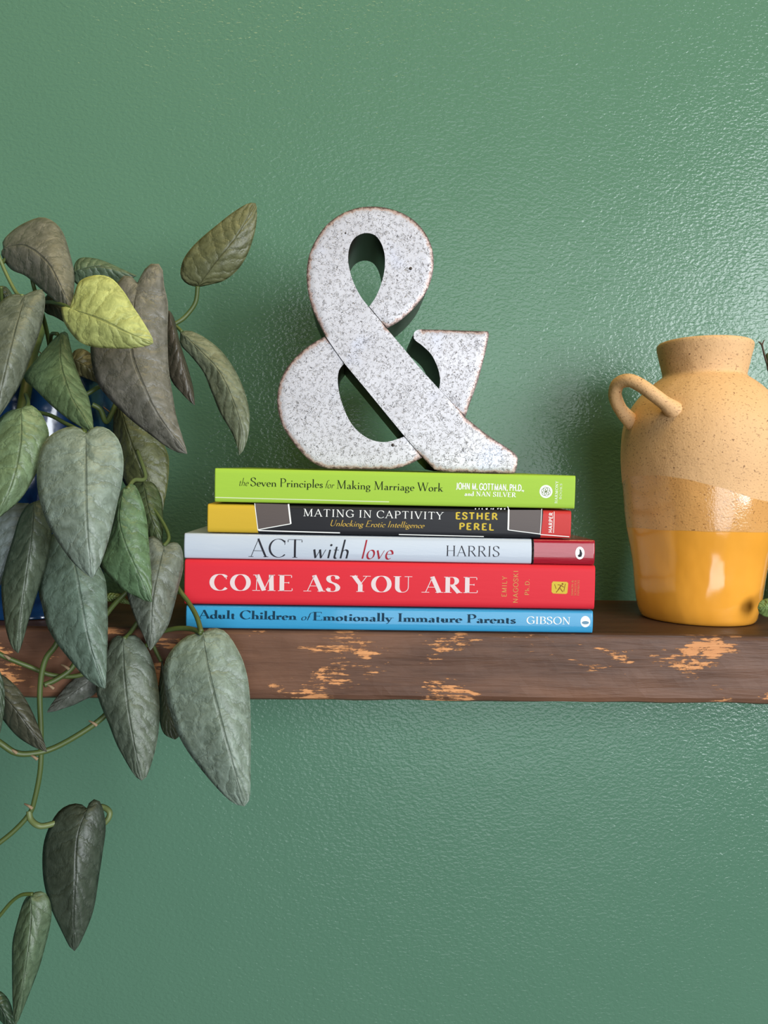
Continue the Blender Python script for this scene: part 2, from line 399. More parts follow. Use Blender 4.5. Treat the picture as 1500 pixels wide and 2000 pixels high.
G['u'] = (.54, [P([(.12, X), (.12, .16)]+arc(.26, .17, .14, .17, 180, 330, 8)), L(.40, 0, .40, X), Sf(.08, X, .6), Sf(.37, X, .6), Sf(.44, 0.01, .6)])
G['v'] = (.48, [L(.05, X, .24, 0, w='T'), L(.24, 0, .42, X, w='t'), Sf(.06, X), Sf(.41, X)])
G['w'] = (.70, [L(.05, X, .21, 0, w='T'), L(.21, 0, .36, X, w='t'), L(.34, X, .49, 0, w='T'), L(.49, 0, .64, X, w='t'), Sf(.06, X), Sf(.35, X), Sf(.63, X)])
G['y'] = (.48, [L(.05, X, .25, 0, w='T'), Cv(.42, X, .25, 0, .15, -.22, .05, -.25, w='t'), Sf(.06, X), Sf(.41, X)])
G[' '] = (.26, [])

def lettering(text, thick, thin, serif, slant=0.0, track=0.0, nib=18, sw=None):
    """2D polygons (cap height 1) of a line of text, and its length"""
    polys = []; cx = 0.0
    na = math.radians(nib); nx, ny = math.cos(na), math.sin(na)
    sw = sw or max(thin*0.9, 0.03)
    def ribbon(pts, w):
        pts = [Vector(p) for p in pts]
        ls, rs = [], []; n = len(pts)
        closed = (pts[0]-pts[-1]).length < 1e-4
        for i, p in enumerate(pts):
            if closed: a, b = pts[i-1 if i > 0 else n-2], pts[i+1 if i < n-1 else 1]
            else: a, b = pts[max(i-1, 0)], pts[min(i+1, n-1)]
            t = b-a
            if t.length < 1e-9: t = Vector((1, 0))
            t.normalize()
            if w == 't': wd = thin
            elif w == 'T': wd = thick
            elif w is None: wd = max(thin, thin+(thick-thin)*(abs(t.x*ny-t.y*nx)-0.25)/0.72)
            else: wd = w
            nrm = Vector((-t.y, t.x))*wd/2
            # mitre for corners
            if 0 < i < n-1:
                t1 = (p-pts[i-1]); t2 = (pts[i+1]-p)
                if t1.length > 1e-9 and t2.length > 1e-9:
                    d = max(t1.normalized().dot(t2.normalized()), -0.2); nrm = nrm/max(math.sqrt((1+d)/2), 0.6)
            ls.append(p+nrm); rs.append(p-nrm)
        for i in range(n-1): polys.append([ls[i]+O, rs[i]+O, rs[i+1]+O, ls[i+1]+O])
    for ch in text:
        adv, strokes = G[ch]
        O = Vector((cx, 0)); k0 = len(polys)
        for kind, data, w in strokes:
            if kind == 'l': ribbon(data, w)
            elif kind == 's' and serif > 0:
                x, y = data; h = (serif+thick*0.5)*w
                yy = y-sw/2 if y > 0.2 else y+sw/2
                if y < -0.1: yy = y+sw/2
                ribbon([(x-h, yy), (x+h, yy)], sw)
            elif kind == 'v' and serif > 0:
                x, y = data; h = serif*0.9*w
                ribbon([(x, y-h), (x, y+h)], sw)
            elif kind == 'd':
                r = max(thick, thin)*0.62
                polys.append([Vector((data[0]+r*math.cos(a*math.pi/5), data[1]+r*math.sin(a*math.pi/5)))+O for a in range(10)])
        for p in polys[k0:]:
            for v in p: v.x += slant*v.y
        cx += adv + track
    return polys, cx-track

# ------------------------------------------------------------------ books
def book(name, label, x0, x1, yspine, z0, thick, depth, tilt, fluff, zones, sag=0.0005, rotz=0.0, b=0.0011):
    """paperback lying flat, spine to the room; zones: [(start fraction bottom, start fraction top, material)]"""
    t = empty(name, ((x0+x1)/2, yspine, z0), label, 'book', 'paperbacks in the stack')
    t.rotation_euler = (tilt, 0, rotz)
    hw = (x1-x0)/2
    def sy(z):
        q = min(max(2*z/thick-1, -1), 1)
        return -sag*(1-q*q)
    # cross-section, from the back of the top cover round the spine to the back of the bottom cover
    slope = math.tan(fluff); N = 10
    sec = [(depth, thick+depth*slope), (depth*0.5, thick+depth*0.5*slope), (b*4, thick+b*4*slope), (b, thick), (b*0.35, thick-b*0.25)]
    for k in range(N+1):
        z = thick-b*0.9 - (thick-b*1.8)*k/N
        sec.append((sy(z)+sag*(1-(2*(b*0.9)/thick-1)**2), z))
    sec += [(b*0.35, b*0.25), (b, 0), (b*4, 0), (depth*0.5, 0), (depth, 0)]
    edges = []
    for i, (fb, ft, m) in enumerate(zones):                       # each zone gets a column just inside its ends, so that the rounded ends stay at the ends
        nb, nt = (zones[i+1][0], zones[i+1][1]) if i+1 < len(zones) else (1.0, 1.0)
        edges += [(fb, ft, m), (fb+.003, ft+.003, m), ((fb+nb)/2, (ft+nt)/2, m), (nb-.003, nt-.003, m)]
    edges.append((1.0, 1.0, None))
    V = []; Fc = []; fm = []; n = len(sec); cols = []
    mats = []
    for fb, ft, m in edges:
        cols.append(len(V))
        for y, z in sec:
            q = min(max(z/thick, 0), 1); V.append((-hw + 2*hw*(fb+(ft-fb)*q), y, z))
    for ci in range(len(cols)-1):
        m = edges[ci][2]
        if m not in mats: mats.append(m)
        # split each zone along its length so the spine can wander a little
        for k in range(n-1):
            Fc.append((cols[ci]+k, cols[ci]+k+1, cols[ci+1]+k+1, cols[ci+1]+k)); fm.append(mats.index(m))
    o = mesh_obj('cover', V, Fc, mats, t, True, fm)
    bm = bmesh.new(); bm.from_mesh(o.data)
    bmesh.ops.recalc_face_normals(bm, faces=bm.faces[:]); bm.to_mesh(o.data); bm.free()
    ok = [p for p in o.data.polygons if p.normal.y < -0.8]
    if ok and sum(p.normal.y for p in ok) >= 0: o.data.flip_normals()
    md = o.modifiers.new('board', 'SOLIDIFY'); md.thickness = 0.00045; md.offset = -1
    pg = []
    e = 0.0012
    for xx in (-hw+e, hw-e):
        pg += [(xx, 0.0016, 0.0006), (xx, depth-e, 0.0006), (xx, depth-e, thick+(depth-e)*slope-0.0008), (xx, 0.0016, thick-0.0006)]
    mesh_obj('page_block', pg, [(0, 1, 2, 3), (7, 6, 5, 4), (0, 4, 5, 1), (1, 5, 6, 2), (2, 6, 7, 3), (3, 7, 4, 0)], PAGES, t)
    t['_t'] = thick
    base = sag*(1-(2*(b*0.9)/thick-1)**2)
    bpy.context.view_layer.update()
    inv = (Matrix.Translation(t.location) @ t.rotation_euler.to_matrix().to_4x4()).inverted()
    def loc(px, py):
        p = inv @ at(px, py, yspine-0.0002); return p.x, p.z
    cuts = [z for y, z in sec if 0 < z < thick and y < b*0.3]
    def strips(polys):
        out = []
        for p in polys:
            rest = [tuple(v) for v in p]
            lo = min(v[1] for v in rest); hi = max(v[1] for v in rest)
            for z in sorted(c for c in cuts if lo < c < hi):
                low, high = [], []
                for i in range(len(rest)):
                    a_, b_ = rest[i], rest[(i+1) % len(rest)]
                    (low if a_[1] <= z else high).append(a_)
                    if (a_[1] <= z) != (b_[1] <= z):
                        k = (z-a_[1])/(b_[1]-a_[1]); m = (a_[0]+(b_[0]-a_[0])*k, z); low.append(m); high.append(m)
                if len(low) > 2: out.append(low)
                rest = high
                if len(rest) < 3: break
            if len(rest) > 2: out.append(rest)
        return out
    def put(nm, polys, mat, lift=0.00006, lab=None):
        V, Fc = [], []
        for p in strips(polys):
            i = len(V)
            for x, z in p: V.append((x, sy(z)+base-lift, z))
            Fc.append(tuple(range(i, i+len(p))))
        o = mesh_obj(nm, V, Fc, mat, t)
        bm = bmesh.new(); bm.from_mesh(o.data)
        for f in bm.faces:
            f.normal_update()
            if f.normal.y > 0: f.normal_flip()
        bm.to_mesh(o.data); bm.free()
        if lab: o['label'] = lab
        return o
    def text(nm, s, a, bb, cap, mat, thick_=.12, thin=.05, serif=.06, slant=0, track=0, vertical=False, lift=0.00012, lab=None, nib=18, sw=None, add=None):
        polys, ln = lettering(s, thick_, thin, serif, slant, track, nib, sw)
        A = Vector(loc(*a)); B = Vector(loc(*bb)); d = (B-A); sx = d.length/ln; d.normalize(); nn = Vector((-d.y, d.x))
        hh = (Vector(loc(a[0], a[1])) - Vector(loc(a[0], a[1]+cap))).length
        out = [[tuple(A + d*v.x*sx + nn*v.y*hh) for v in p] for p in polys]
        if add is not None: add.extend(out); return
        return put(nm, out, mat, lift, lab)
    def patch(nm, pts, mat, lift=0.00006, lab=None):
        """flat print traced by its corners, cut into strips so that it follows the curved spine"""
        polys = [[loc(*p) for p in pts]]
        return put(nm, polys, mat, lift, lab)
    return t, text, patch, put, loc

def cover_mat(name, col, rough, coat=0.5, bump=0.15, spec=0.16):
    s = NT(name)
    co = s.coord()
    v = s.noise(s.coord(scale=(1, 3, 3)), 35, 5, 0.6)
    c = s.mix(s.math('MULTIPLY', v, 0.16), col, (col[0]*0.8, col[1]*0.78, col[2]*0.78, 1))
    h = s.noise(s.coord(scale=(0.35, 2, 2)), 160, 4, 0.6)
    return s.out(Base_Color=c, Roughness=rough, Specular_IOR_Level=spec, Coat_Weight=coat, Coat_Roughness=0.08, Normal=s.bump(h, 0.0006, bump))
LIME = cover_mat('lime_cover', srgb(152, 186, 62), 0.55, 0.0)
MUST = cover_mat('mustard_cover', srgb(194, 160, 48), 0.55, 0.0)
INKY = cover_mat('black_cover', srgb(34, 34, 37), 0.5, 0.05)
TAUPE = cover_mat('taupe_print', srgb(88, 79, 76), 0.5, 0.1)
CORAL = cover_mat('coral_print', srgb(186, 50, 46), 0.5, 0.05)
WHITE = cover_mat('white_cover', srgb(180, 188, 198), 0.4, 0.35, 0.3)
WINE = cover_mat('wine_red_cover', srgb(150, 24, 40), 0.3, 0.9, 0.6)
RED = cover_mat('red_cover', srgb(202, 40, 52), 0.55, 0.0)
CYAN = cover_mat('sky_blue_cover', srgb(54, 142, 184), 0.4, 0.5, 0.3)
def ink(name, c, rough=0.5): return plain(name, srgb(*[v*.86 for v in c]), 0.6, 0.15)
K_GREEN = ink('dark_green_ink', (30, 46, 14)); K_WHITE = ink('white_ink', (268, 268, 262)); K_GOLD = ink('gold_ink', (222, 182, 78))
K_YEL = ink('yellow_ink', (226, 196, 66)); K_BLACK = ink('charcoal_ink', (46, 46, 54), 0.3); K_RED = ink('red_ink', (176, 44, 58), 0.3)
K_TEAL = ink('dark_teal_ink', (10, 56, 80), 0.55); K_PINK = ink('pale_pink_ink', (246, 226, 226)); K_TAN = ink('tan_ink', (224, 160, 92))

def ellipse(c, rx, ry, n=28): return [(c[0]+rx*math.cos(2*math.pi*k/n), c[1]+ry*math.sin(2*math.pi*k/n)) for k in range(n)]
def line_px(a, b, w):
    dx, dy = b[0]-a[0], b[1]-a[1]; l = math.hypot(dx, dy); nx, ny = -dy/l*w/2, dx/l*w/2
    return [(a[0]+nx, a[1]+ny), (b[0]+nx, b[1]+ny), (b[0]-nx, b[1]-ny), (a[0]-nx, a[1]-ny)]

R_ = math.radians
# bottom to top; each book's pages swell a little towards the fore-edge, so the stack leans to the room
T1, text, patch, put, loc = book('paperback_book', 'thin sky blue paperback lowest in the stack, lying on the wooden shelf', -.1056, .1146, -.1392, 0.0002, .0122, .136, 0, R_(.3), [(0, 0, CYAN)], .0007)
KW = dict(thick_=.17, thin=.05, serif=.07, track=.04)
text('title_lettering', 'Adult Children', (388, 1207.5), (579, 1210.5), 16.5, K_TEAL, **KW)
text('title_lettering', 'of', (587, 1211), (604, 1211.3), 15, K_TEAL, .09, .04, 0, .28)
text('title_lettering', 'Emotionally Immature Parents', (611, 1211.5), (1007, 1217.5), 16.5, K_TEAL, **KW)
text('author_lettering', 'GIBSON', (1028, 1218), (1114, 1219.3), 14, K_WHITE, .12, .045, .06, 0, .05)
patch('publisher_emblem', ellipse((1143, 1214), 9.5, 11), K_WHITE)
patch('emblem_mark', ellipse((1143, 1216), 7, 3.2), ink('grey_blue_ink', (120, 160, 186)), .0001)

T2, text, patch, put, loc = book('paperback_book', 'thick red paperback between the thin blue and the white paperback', -.1066, .1150, -.1400, .0131, .0242, .137, R_(.3), R_(.4), [(0, 0, RED)], .0004, 0.0, .0021)
text('title_lettering', 'COME AS YOU ARE', (411, 1152.8), (934, 1158.3), 31.5, K_PINK, .20, .035, .075, 0, .15, nib=2, sw=.035)
KV = dict(thick_=.12, thin=.11, serif=0, track=.12)
text('author_lettering', 'EMILY', (989, 1166), (990, 1125), 9.5, K_TAN, **KV)
text('author_lettering', 'NAGOSKI', (1011, 1178), (1012, 1114), 9.3, K_TAN, **KV)
text('author_lettering', 'Ph.D.', (1033, 1163), (1034, 1131), 8.5, K_TAN, **KV)
patch('publisher_emblem', [(1077.5, 1139), (1080, 1135.5), (1107, 1136.5), (1109.5, 1139), (1108, 1158), (1105, 1160), (1080, 1159), (1077, 1156)], K_YEL)
em = ink('ochre_brown_ink', (150, 96, 34))
for a, b, w_ in (((1090, 1152), (1096, 1143), 2.4), ((1096, 1143), (1101, 1147), 1.6), ((1090, 1152), (1086, 1157), 1.6), ((1094, 1149), (1099, 1156), 1.8), ((1096, 1143), (1089, 1142), 1.4), ((1104, 1140), (1101, 1155), 1.3), ((1083, 1141), (1086, 1150), 1.2)):
    patch('emblem_mark', line_px(a, b, w_), em, .0001)
patch('emblem_mark', ellipse((1098.5, 1140.5), 1.9, 1.9, 10), em, .0001)
for xx, s_ in ((1119, 'SIMON &'), (1125, 'SCHUSTER'), (1131, 'PAPERBACKS')):
    text('publisher_lettering', s_, (xx, 1163), (xx+.6, 1133), 3.8, K_TAN, .11, .07, .03, 0, .06)

z3 = .0379
T3, text, patch, put, loc = book('paperback_book', 'white spined paperback with a dark red end, lying on the thick red paperback', -.1071, .1146, -.1392, z3-.0003, .0135, .138, R_(.8), R_(.3), [(0, 0, WHITE), (.8437, .8425, INKY), (.8495, .8485, WINE)], .0010)
text('title_lettering', 'ACT', (487, 1087.5), (592, 1089.5), 36, K_BLACK, .085, .025, .06, 0, .02, nib=10)
text('title_lettering', 'with', (608, 1089.8), (681, 1091), 37, K_BLACK, .10, .03, 0, .22, .03, nib=30)
text('title_lettering', 'love', (703, 1091.2), (766, 1092.2), 37, K_RED, .095, .03, 0, .22, .03, nib=30, lab='red title lettering')
text('author_lettering', 'HARRIS', (870, 1085.8), (976, 1087.3), 20.5, K_BLACK, .085, .035, .05, 0, .05)
patch('publisher_emblem', ellipse((1132, 1080), 9, 12.5), K_WHITE)
patch('emblem_mark', [(1131, 1072), (1134, 1074), (1136.5, 1081), (1135, 1087), (1130, 1088), (1127.5, 1085), (1131, 1082), (1131.5, 1077)], K_BLACK, .0001)

z4 = .0517
T4, text, patch, put, loc = book('paperback_book', 'black spined paperback with a mustard yellow end and a coral end', -.0950, .1011, -.1395, z4, .0152, .134, R_(1.1), R_(1.0), [(0, 0, MUST), (.1375, .1285, INKY), (.916, .922, CORAL)], .0004, 0.0, .0016)
patch('cover_print', [(497.5, 983), (563, 985), (567, 1023), (504, 1034)], TAUPE)
patch('cover_print', [(993, 996), (1056.5, 996), (1055, 1042), (995, 1034)], TAUPE)
for a, b, w_ in (((563.5, 984.5), (568, 1023), 3), ((568, 1023), (504, 1034.5), 1.6), ((497.5, 983), (504, 1036), 1.4), ((990, 986), (994, 996), 1.6), ((993.5, 995), (992.5, 1035), 3), ((992.5, 1035), (1055, 1043), 1.6), ((1058, 994), (1055, 1044), 1.2), ((1055, 1044), (1112, 1048.3), 1.6), ((505, 1036.2), (664, 1040.8), 2.0), ((779, 1044), (945, 1048.0), 1.6)):
    patch('cover_print', line_px(a, b, w_), K_WHITE, .0001)
text('title_lettering', 'MATING IN CAPTIVITY', (592, 1008), (866, 1014.5), 14.3, K_WHITE, .10, .045, .06, 0, .10)
text('subtitle_lettering', 'Unlocking Erotic Intelligence', (643, 1027.2), (828, 1031.3), 12, K_GOLD, .10, .045, .02, .25, .0, nib=30)
KB = dict(thick_=.20, thin=.19, serif=0, track=.16)
text('author_lettering', 'ESTHER', (889, 1013.5), (972, 1015), 12.6, K_YEL, **KB)
text('author_lettering', 'PEREL', (896, 1034), (965, 1035.5), 12.4, K_YEL, **KB)
text('publisher_lettering', 'HARPER', (1078, 1040.5), (1079.5, 1001), 7, K_WHITE, .17, .15, 0, 0, .08)
patch('cover_print', line_px((1081, 1041), (1082.3, 999), 1.1), K_WHITE, .0001)
for k in range(9):
    xx = 928+k*7+random.uniform(-2, 2); ww = random.uniform(2, 6)
    patch('scuff', [(xx, 992.5+random.random()), (xx+ww, 992.3), (xx+ww*.9, 994+random.random()*2), (xx+ww*.4, 995+random.random()*1.5)], K_WHITE, .0001, 'white worn chip')

z5 = .0680
T5, text, patch, put, loc = book('paperback_book', 'lime green paperback topmost in the stack, under the metal ampersand', -.0913, .1027, -.1400, z5, .0180, .134, R_(2.1), R_(.15), [(0, 0, LIME)], .0003)
text('title_lettering', 'the', (466, 948.6), (485, 949), 15.5, K_GREEN, .075, .035, 0, .25, nib=30)
KT = dict(thick_=.105, thin=.042, serif=.05, track=.02)
text('title_lettering', 'Seven Principles', (489, 949.2), (631, 952.8), 16.5, K_GREEN, **KT)
text('title_lettering', 'for', (634, 953.2), (652, 953.7), 15.5, K_GREEN, .075, .035, 0, .25, nib=30)
text('title_lettering', 'Making Marriage Work', (657, 954.2), (865, 960), 16.5, K_GREEN, **KT)
text('author_lettering', 'JOHN M. GOTTMAN, PH.D.,', (890, 955.2), (1023, 959.2), 12.2, K_WHITE, .20, .15, 0, 0, .05)
text('author_lettering', 'and NAN SILVER', (907, 968), (1007, 971), 8.8, K_WHITE, .17, .07, .06, 0, .07)
patch('publisher_emblem', ellipse((1066, 960), 12.6, 12.8, 36), K_WHITE)
patch('worn_edge', line_px((420.5, 971.5), (760, 980.2), 1.8), ink('pale_worn_lime', (236, 246, 196)), .0001)
ring = ink('olive_ink', (118, 140, 60))
for k in range(6):
    a = k*math.pi/3+.3; c = (1066+4.6*math.cos(a), 960+4.6*math.sin(a))
    o1 = [loc(*p) for p in ellipse(c, 4.7, 4.7, 18)]; o2 = [loc(*p) for p in ellipse(c, 3.9, 3.9, 18)]
    put('emblem_mark', [[o1[i], o1[(i+1) % 18], o2[(i+1) % 18], o2[i]] for i in range(18)], ring, .00012)
text('publisher_lettering', 'HARMONY', (1088.5, 983), (1089.8, 939.5), 5.6, K_WHITE, .13, .08, .05, 0, .14)
text('publisher_lettering', 'BOOKS', (1096.3, 975), (1097.3, 944.5), 4.4, K_WHITE, .10, .07, .04, 0, .22)

# ------------------------------------------------------------------ ampersand
def ampersand():
    sc = 520/1500.0
    tilt = R_(2.1)
    base = Vector((0.006, -0.122, 0))
    base.z = z5 + 0.0180/math.cos(tilt) + (base.y+.14)*math.tan(R_(2.25)) + .0003
    Mw = Matrix.Translation(base) @ Matrix.Rotation(tilt, 4, 'X'); inv = Mw.inverted()
    nrm = Mw.to_3x3() @ Vector((0, 1, 0))
    def tolocal(cx, cy):
        px, py = 520+cx*sc, 380+cy*sc
        d = rt*((px-750)/F) - up*((py-1000)/F) + fw
        k = (base-CAM).dot(nrm)/d.dot(nrm)
        p = inv @ (CAM+d*k); return Vector((p.x, p.z))
    t = empty('ampersand_ornament', base, 'mottled galvanised metal ampersand with rusty edges standing on the lime green book', 'ornament')
    t.rotation_euler = (tilt, 0, 0)
    def path(segs):
        """segs: list of (points, smooth?, outer?); returns outline points with a flag for outer (worn) edges"""
        out = []
        for pts, sm, outer in segs:
            pp = spline(pts, 6) if sm else [Vector(p) for p in pts]
            for p in pp[:-1]: out.append((tolocal(p.x, p.y), outer))
        return out
    loop = path([
        ([(682, 752), (760, 705), (850, 620), (910, 530), (940, 430), (940, 330), (910, 240), (850, 160), (770, 105), (680, 75), (600, 66), (510, 75), (420, 110), (340, 170), (285, 245), (245, 330), (228, 430), (232, 520), (250, 610), (285, 700), (332, 793)], True, True),
        ([(332, 793), (385, 872), (440, 950)], True, False),
        ([(440, 950), (560, 1094), (780, 1362)], False, False),
        ([(780, 1362), (882, 1480)], False, False),
        ([(882, 1480), (915, 1515), (948, 1548)], False, True),
        ([(948, 1548), (1000, 1560), (1200, 1566), (1392, 1571)], False, True),
        ([(1392, 1571), (1402, 1566), (1412, 1535), (1418, 1490), (1414, 1474)], False, True),
        ([(1414, 1474), (1380, 1440), (1250, 1355), (1120, 1252)], True, True),
        ([(1120, 1252), (970, 1092), (850, 960), (770, 862), (679, 754)], False, False),
        ([(679, 754), (577, 633)], False, False),
        ([(577, 633), (530, 570), (490, 490), (465, 400), (463, 330), (480, 270), (515, 232), (565, 217), (615, 232), (650, 280), (668, 350), (665, 430), (645, 510), (615, 580), (580, 630)], True, False),
        ([(580, 630), (682, 752)], False, False)])
    bowl = path([
        ([(330, 797), (240, 850), (160, 920), (100, 1000), (68, 1090), (62, 1180), (80, 1270), (120, 1350), (180, 1430), (250, 1500), (330, 1538), (420, 1545), (550, 1546), (700, 1546), (790, 1525), (879, 1481)], True, True),
        ([(879, 1481), (777, 1363)], False, False),
        ([(777, 1363), (700, 1388), (640, 1392), (570, 1370), (500, 1315), (450, 1235), (415, 1130), (403, 1050), (410, 990), (437, 952)], True, False),
        ([(437, 952), (382, 874), (330, 797)], False, False)])
    arm = path([
        ([(880, 757), (850, 762), (832, 780), (836, 815), (880, 850), (930, 900), (965, 970), (980, 1040), (974, 1093)], True, False),
        ([(974, 1093), (1123, 1251)], False, False),
        ([(1123, 1251), (1150, 1170), (1190, 1060), (1220, 950), (1240, 870), (1257, 785)], True, True),
        ([(1257, 785), (1250, 768), (1150, 765), (1000, 760), (880, 757)], False, True)])
    depth = 0.056
    lowest = min(p.y for q in (loop, bowl) for p, _ in q)
    for q, nm, lift in ((loop, 'main_stroke', -0.0006), (bowl, 'lower_bowl', 0), (arm, 'right_arm', 0)):
        pts = [Vector((p.x, p.y-lowest)) for p, _ in q]; n = len(pts)
        # drop duplicates
        outer = [pts[i] for i in range(n) if q[i][1]]
        osegs = [(pts[i], pts[(i+1) % n]) for i in range(n) if q[i][1]]
        def inside(p):
            c = False
            for i in range(n):
                a, b = pts[i], pts[(i+1) % n]
                if (a.y > p.y) != (b.y > p.y) and p.x < (b.x-a.x)*(p.y-a.y)/(b.y-a.y)+a.x: c = not c
            return c
        def segd(p, a, b):
            ab = b-a; l = ab.length_squared
            k = 0 if l < 1e-14 else max(0, min(1, (p-a).dot(ab)/l)); return (p-(a+ab*k)).length
        minx = min(p.x for p in pts); maxx = max(p.x for p in pts); minz = min(p.y for p in pts); maxz = max(p.y for p in pts)
        extra = []; st = 0.0024
        z = minz
        row = 0
        while z < maxz:
            x = minx + (st/2 if row % 2 else 0)
            while x < maxx:
                p = Vector((x, z))
                if inside(p) and min(segd(p, pts[i], pts[(i+1) % n]) for i in range(n)) > st*0.45: extra.append(p)
                x += st
            z += st*0.87; row += 1
        r = delaunay_2d_cdt(pts+extra, [(i, (i+1) % n) for i in range(n)], [], 1, 1e-7)
        vs, fs = r[0], r[2]
        V = []
        wear = []
        for v in vs:
            d = min(segd(v, a, b) for a, b in osegs)
            V.append((v.x, lift + 0.0006*math.exp(-d/0.0007), v.y)); wear.append(math.exp(-d/0.0028))
        o = mesh_obj(nm, V, [tuple(f) for f in fs], GALV, t, True)
        at_ = o.data.attributes.new('edge_wear', 'FLOAT', 'POINT')
        for i, wv_ in enumerate(wear): at_.data[i].value = wv_
        bm = bmesh.new(); bm.from_mesh(o.data)
        for f in bm.faces:
            if f.normal.y > 0: f.normal_flip()
        bm.to_mesh(o.data); bm.free()
        # the deep sides and the back of this stroke
        V2 = []; F2 = []
        for p in pts: V2.append((p.x, lift+0.00055, p.y))
        for p in pts: V2.append((p.x, depth, p.y))
        for i in range(n):
            j = (i+1) % n; F2.append((i, i+n, j+n, j))
        r2 = delaunay_2d_cdt(pts, [(i, (i+1) % n) for i in range(n)], [], 1, 1e-7)
        b0 = len(V2)
        for v in r2[0]: V2.append((v.x, depth, v.y))
        for f in r2[2]: F2.append(tuple(b0+i for i in f))
        sd = mesh_obj('side_band', V2, F2, DARKMETAL, o)
        sd['label'] = 'dark bronzed metal side'
    # two pin heads / nail holes on the face
    for cx, cy, lf in ((813, 417, -.0006), (713, 1410, 0), (447, 218, -.0006)):
        c = tolocal(cx, cy); rr = 0.0009 if cx > 500 else 0.0005
        V = [(c.x+rr*math.cos(a*math.pi/6), lf-0.0001, c.y-lowest+rr*math.sin(a*math.pi/6)) for a in range(12)]
        V += [(c.x+rr*.5*math.cos(a*math.pi/6), lf-0.0004, c.y-lowest+rr*.5*math.sin(a*math.pi/6)) for a in range(12)]
        mesh_obj('rivet', V, [(i, (i+1) % 12, 12+(i+1) % 12, 12+i) for i in range(12)]+[tuple(range(12, 24))], DARKMETAL, t, True)
ampersand()

# ------------------------------------------------------------------ jar
def jar():
    cx, cy = 0.2000, -0.080
    t = empty('ceramic_jar', (cx, cy, 0.0002), 'two handled stoneware jar, bare speckled clay above and ochre glaze below, right of the books', 'jar')
    prof = [(0.0, 0.0005), (.020, .0004), (.0310, 0), (.0332, .0005), (.0346, .0030), (.0362, .0085), (.0374, .015), (.0383, .022), (.0394, .032), (.0410, .043), (.0436, .056),
            (.0453, .067), (.0466, .079), (.0476, .090), (.0483, .100), (.0484, .110), (.0479, .117), (.0466, .1235), (.0440, .1305), (.0400, .1368), (.0350, .1425), (.0296, .1472), (.0262, .1496),
            (.0250, .1508), (.0247, .1522), (.0252, .1550), (.0262, .1595), (.0272, .1640), (.0280, .1672), (.0283, .1690), (.0282, .1704), (.0275, .1714), (.0265, .1715), (.0256, .1703), (.0244, .164), (.0234, .156), (.0232, .150), (.029, .143), (.040, .130), (.043, .105), (.039, .06), (.030, .008), (0.0, .006)]
    prof = [(p.x, p.y) for p in spline(prof, 3)]
    seg = 72; V = []; Fc = []
    outer_n = len(prof)
    for i, (r, z) in enumerate(prof):
        r = max(r, 0.0)
        for k in range(seg):
            a = 2*math.pi*k/seg
            d = 0.0
            if 0.004 < z < 0.16 and i < 29*3:
                q = Vector((math.cos(a)*1.6, math.sin(a)*1.6, z*26))
                d = noise.noise(q)*0.0007 + noise.noise(q*2.3)*0.00035
                # a thumb dent on the side to the room
                da = (a - (-math.pi/2+0.02)); 
                for (aa, zz, w1, w2, dep) in ((-1.49, .045, .10, .010, -.0009), (-1.36, .033, .08, .012, -.0007), (-1.62, .024, .10, .006, .0005)):
                    d += dep*math.exp(-((a-2*math.pi-aa if a > math.pi else a-aa)/w1)**2 - ((z-zz)/w2)**2)
            V.append(((r+d)*math.cos(a), (r+d)*math.sin(a), z))
    n = len(prof)
    for i in range(n-1):
        for k in range(seg):
            k2 = (k+1) % seg; Fc.append((i*seg+k, i*seg+k2, (i+1)*seg+k2, (i+1)*seg+k))
    o = mesh_obj('body', V, Fc, JAR, t, True)
    o['label'] = 'speckled clay body with wavy glaze line and ochre base'
    # handles: a rolled coil arching over the shoulder
    hp = [(1322, 806, -.110), (1302, 790, -.1125), (1277, 771, -.1125), (1252, 753, -.110), (1229, 743, -.106), (1208, 749, -.100), (1201, 768, -.095), (1206, 788, -.091), (1217, 806, -.087), (1236, 826, -.083)]
    pts = [at(x, y, Y) - Vector((cx, cy, .0002)) for x, y, Y in hp]
    pts = spline(pts, 5)
    rad = []
    for i in range(len(pts)):
        q = i/(len(pts)-1)
        rad.append(0.0040 + 0.0022*max(0, 1-q/.14) + 0.0012*max(0, (q-.86)/.14))
    Vh, Fh = tube(pts, rad, 14)
    mesh_obj('handle', Vh, Fh, JAR, t, True)
    mesh_obj('handle', [Vector((-v.x, -v.y, v.z)) for v in Vh], Fh, JAR, t, True)
jar()

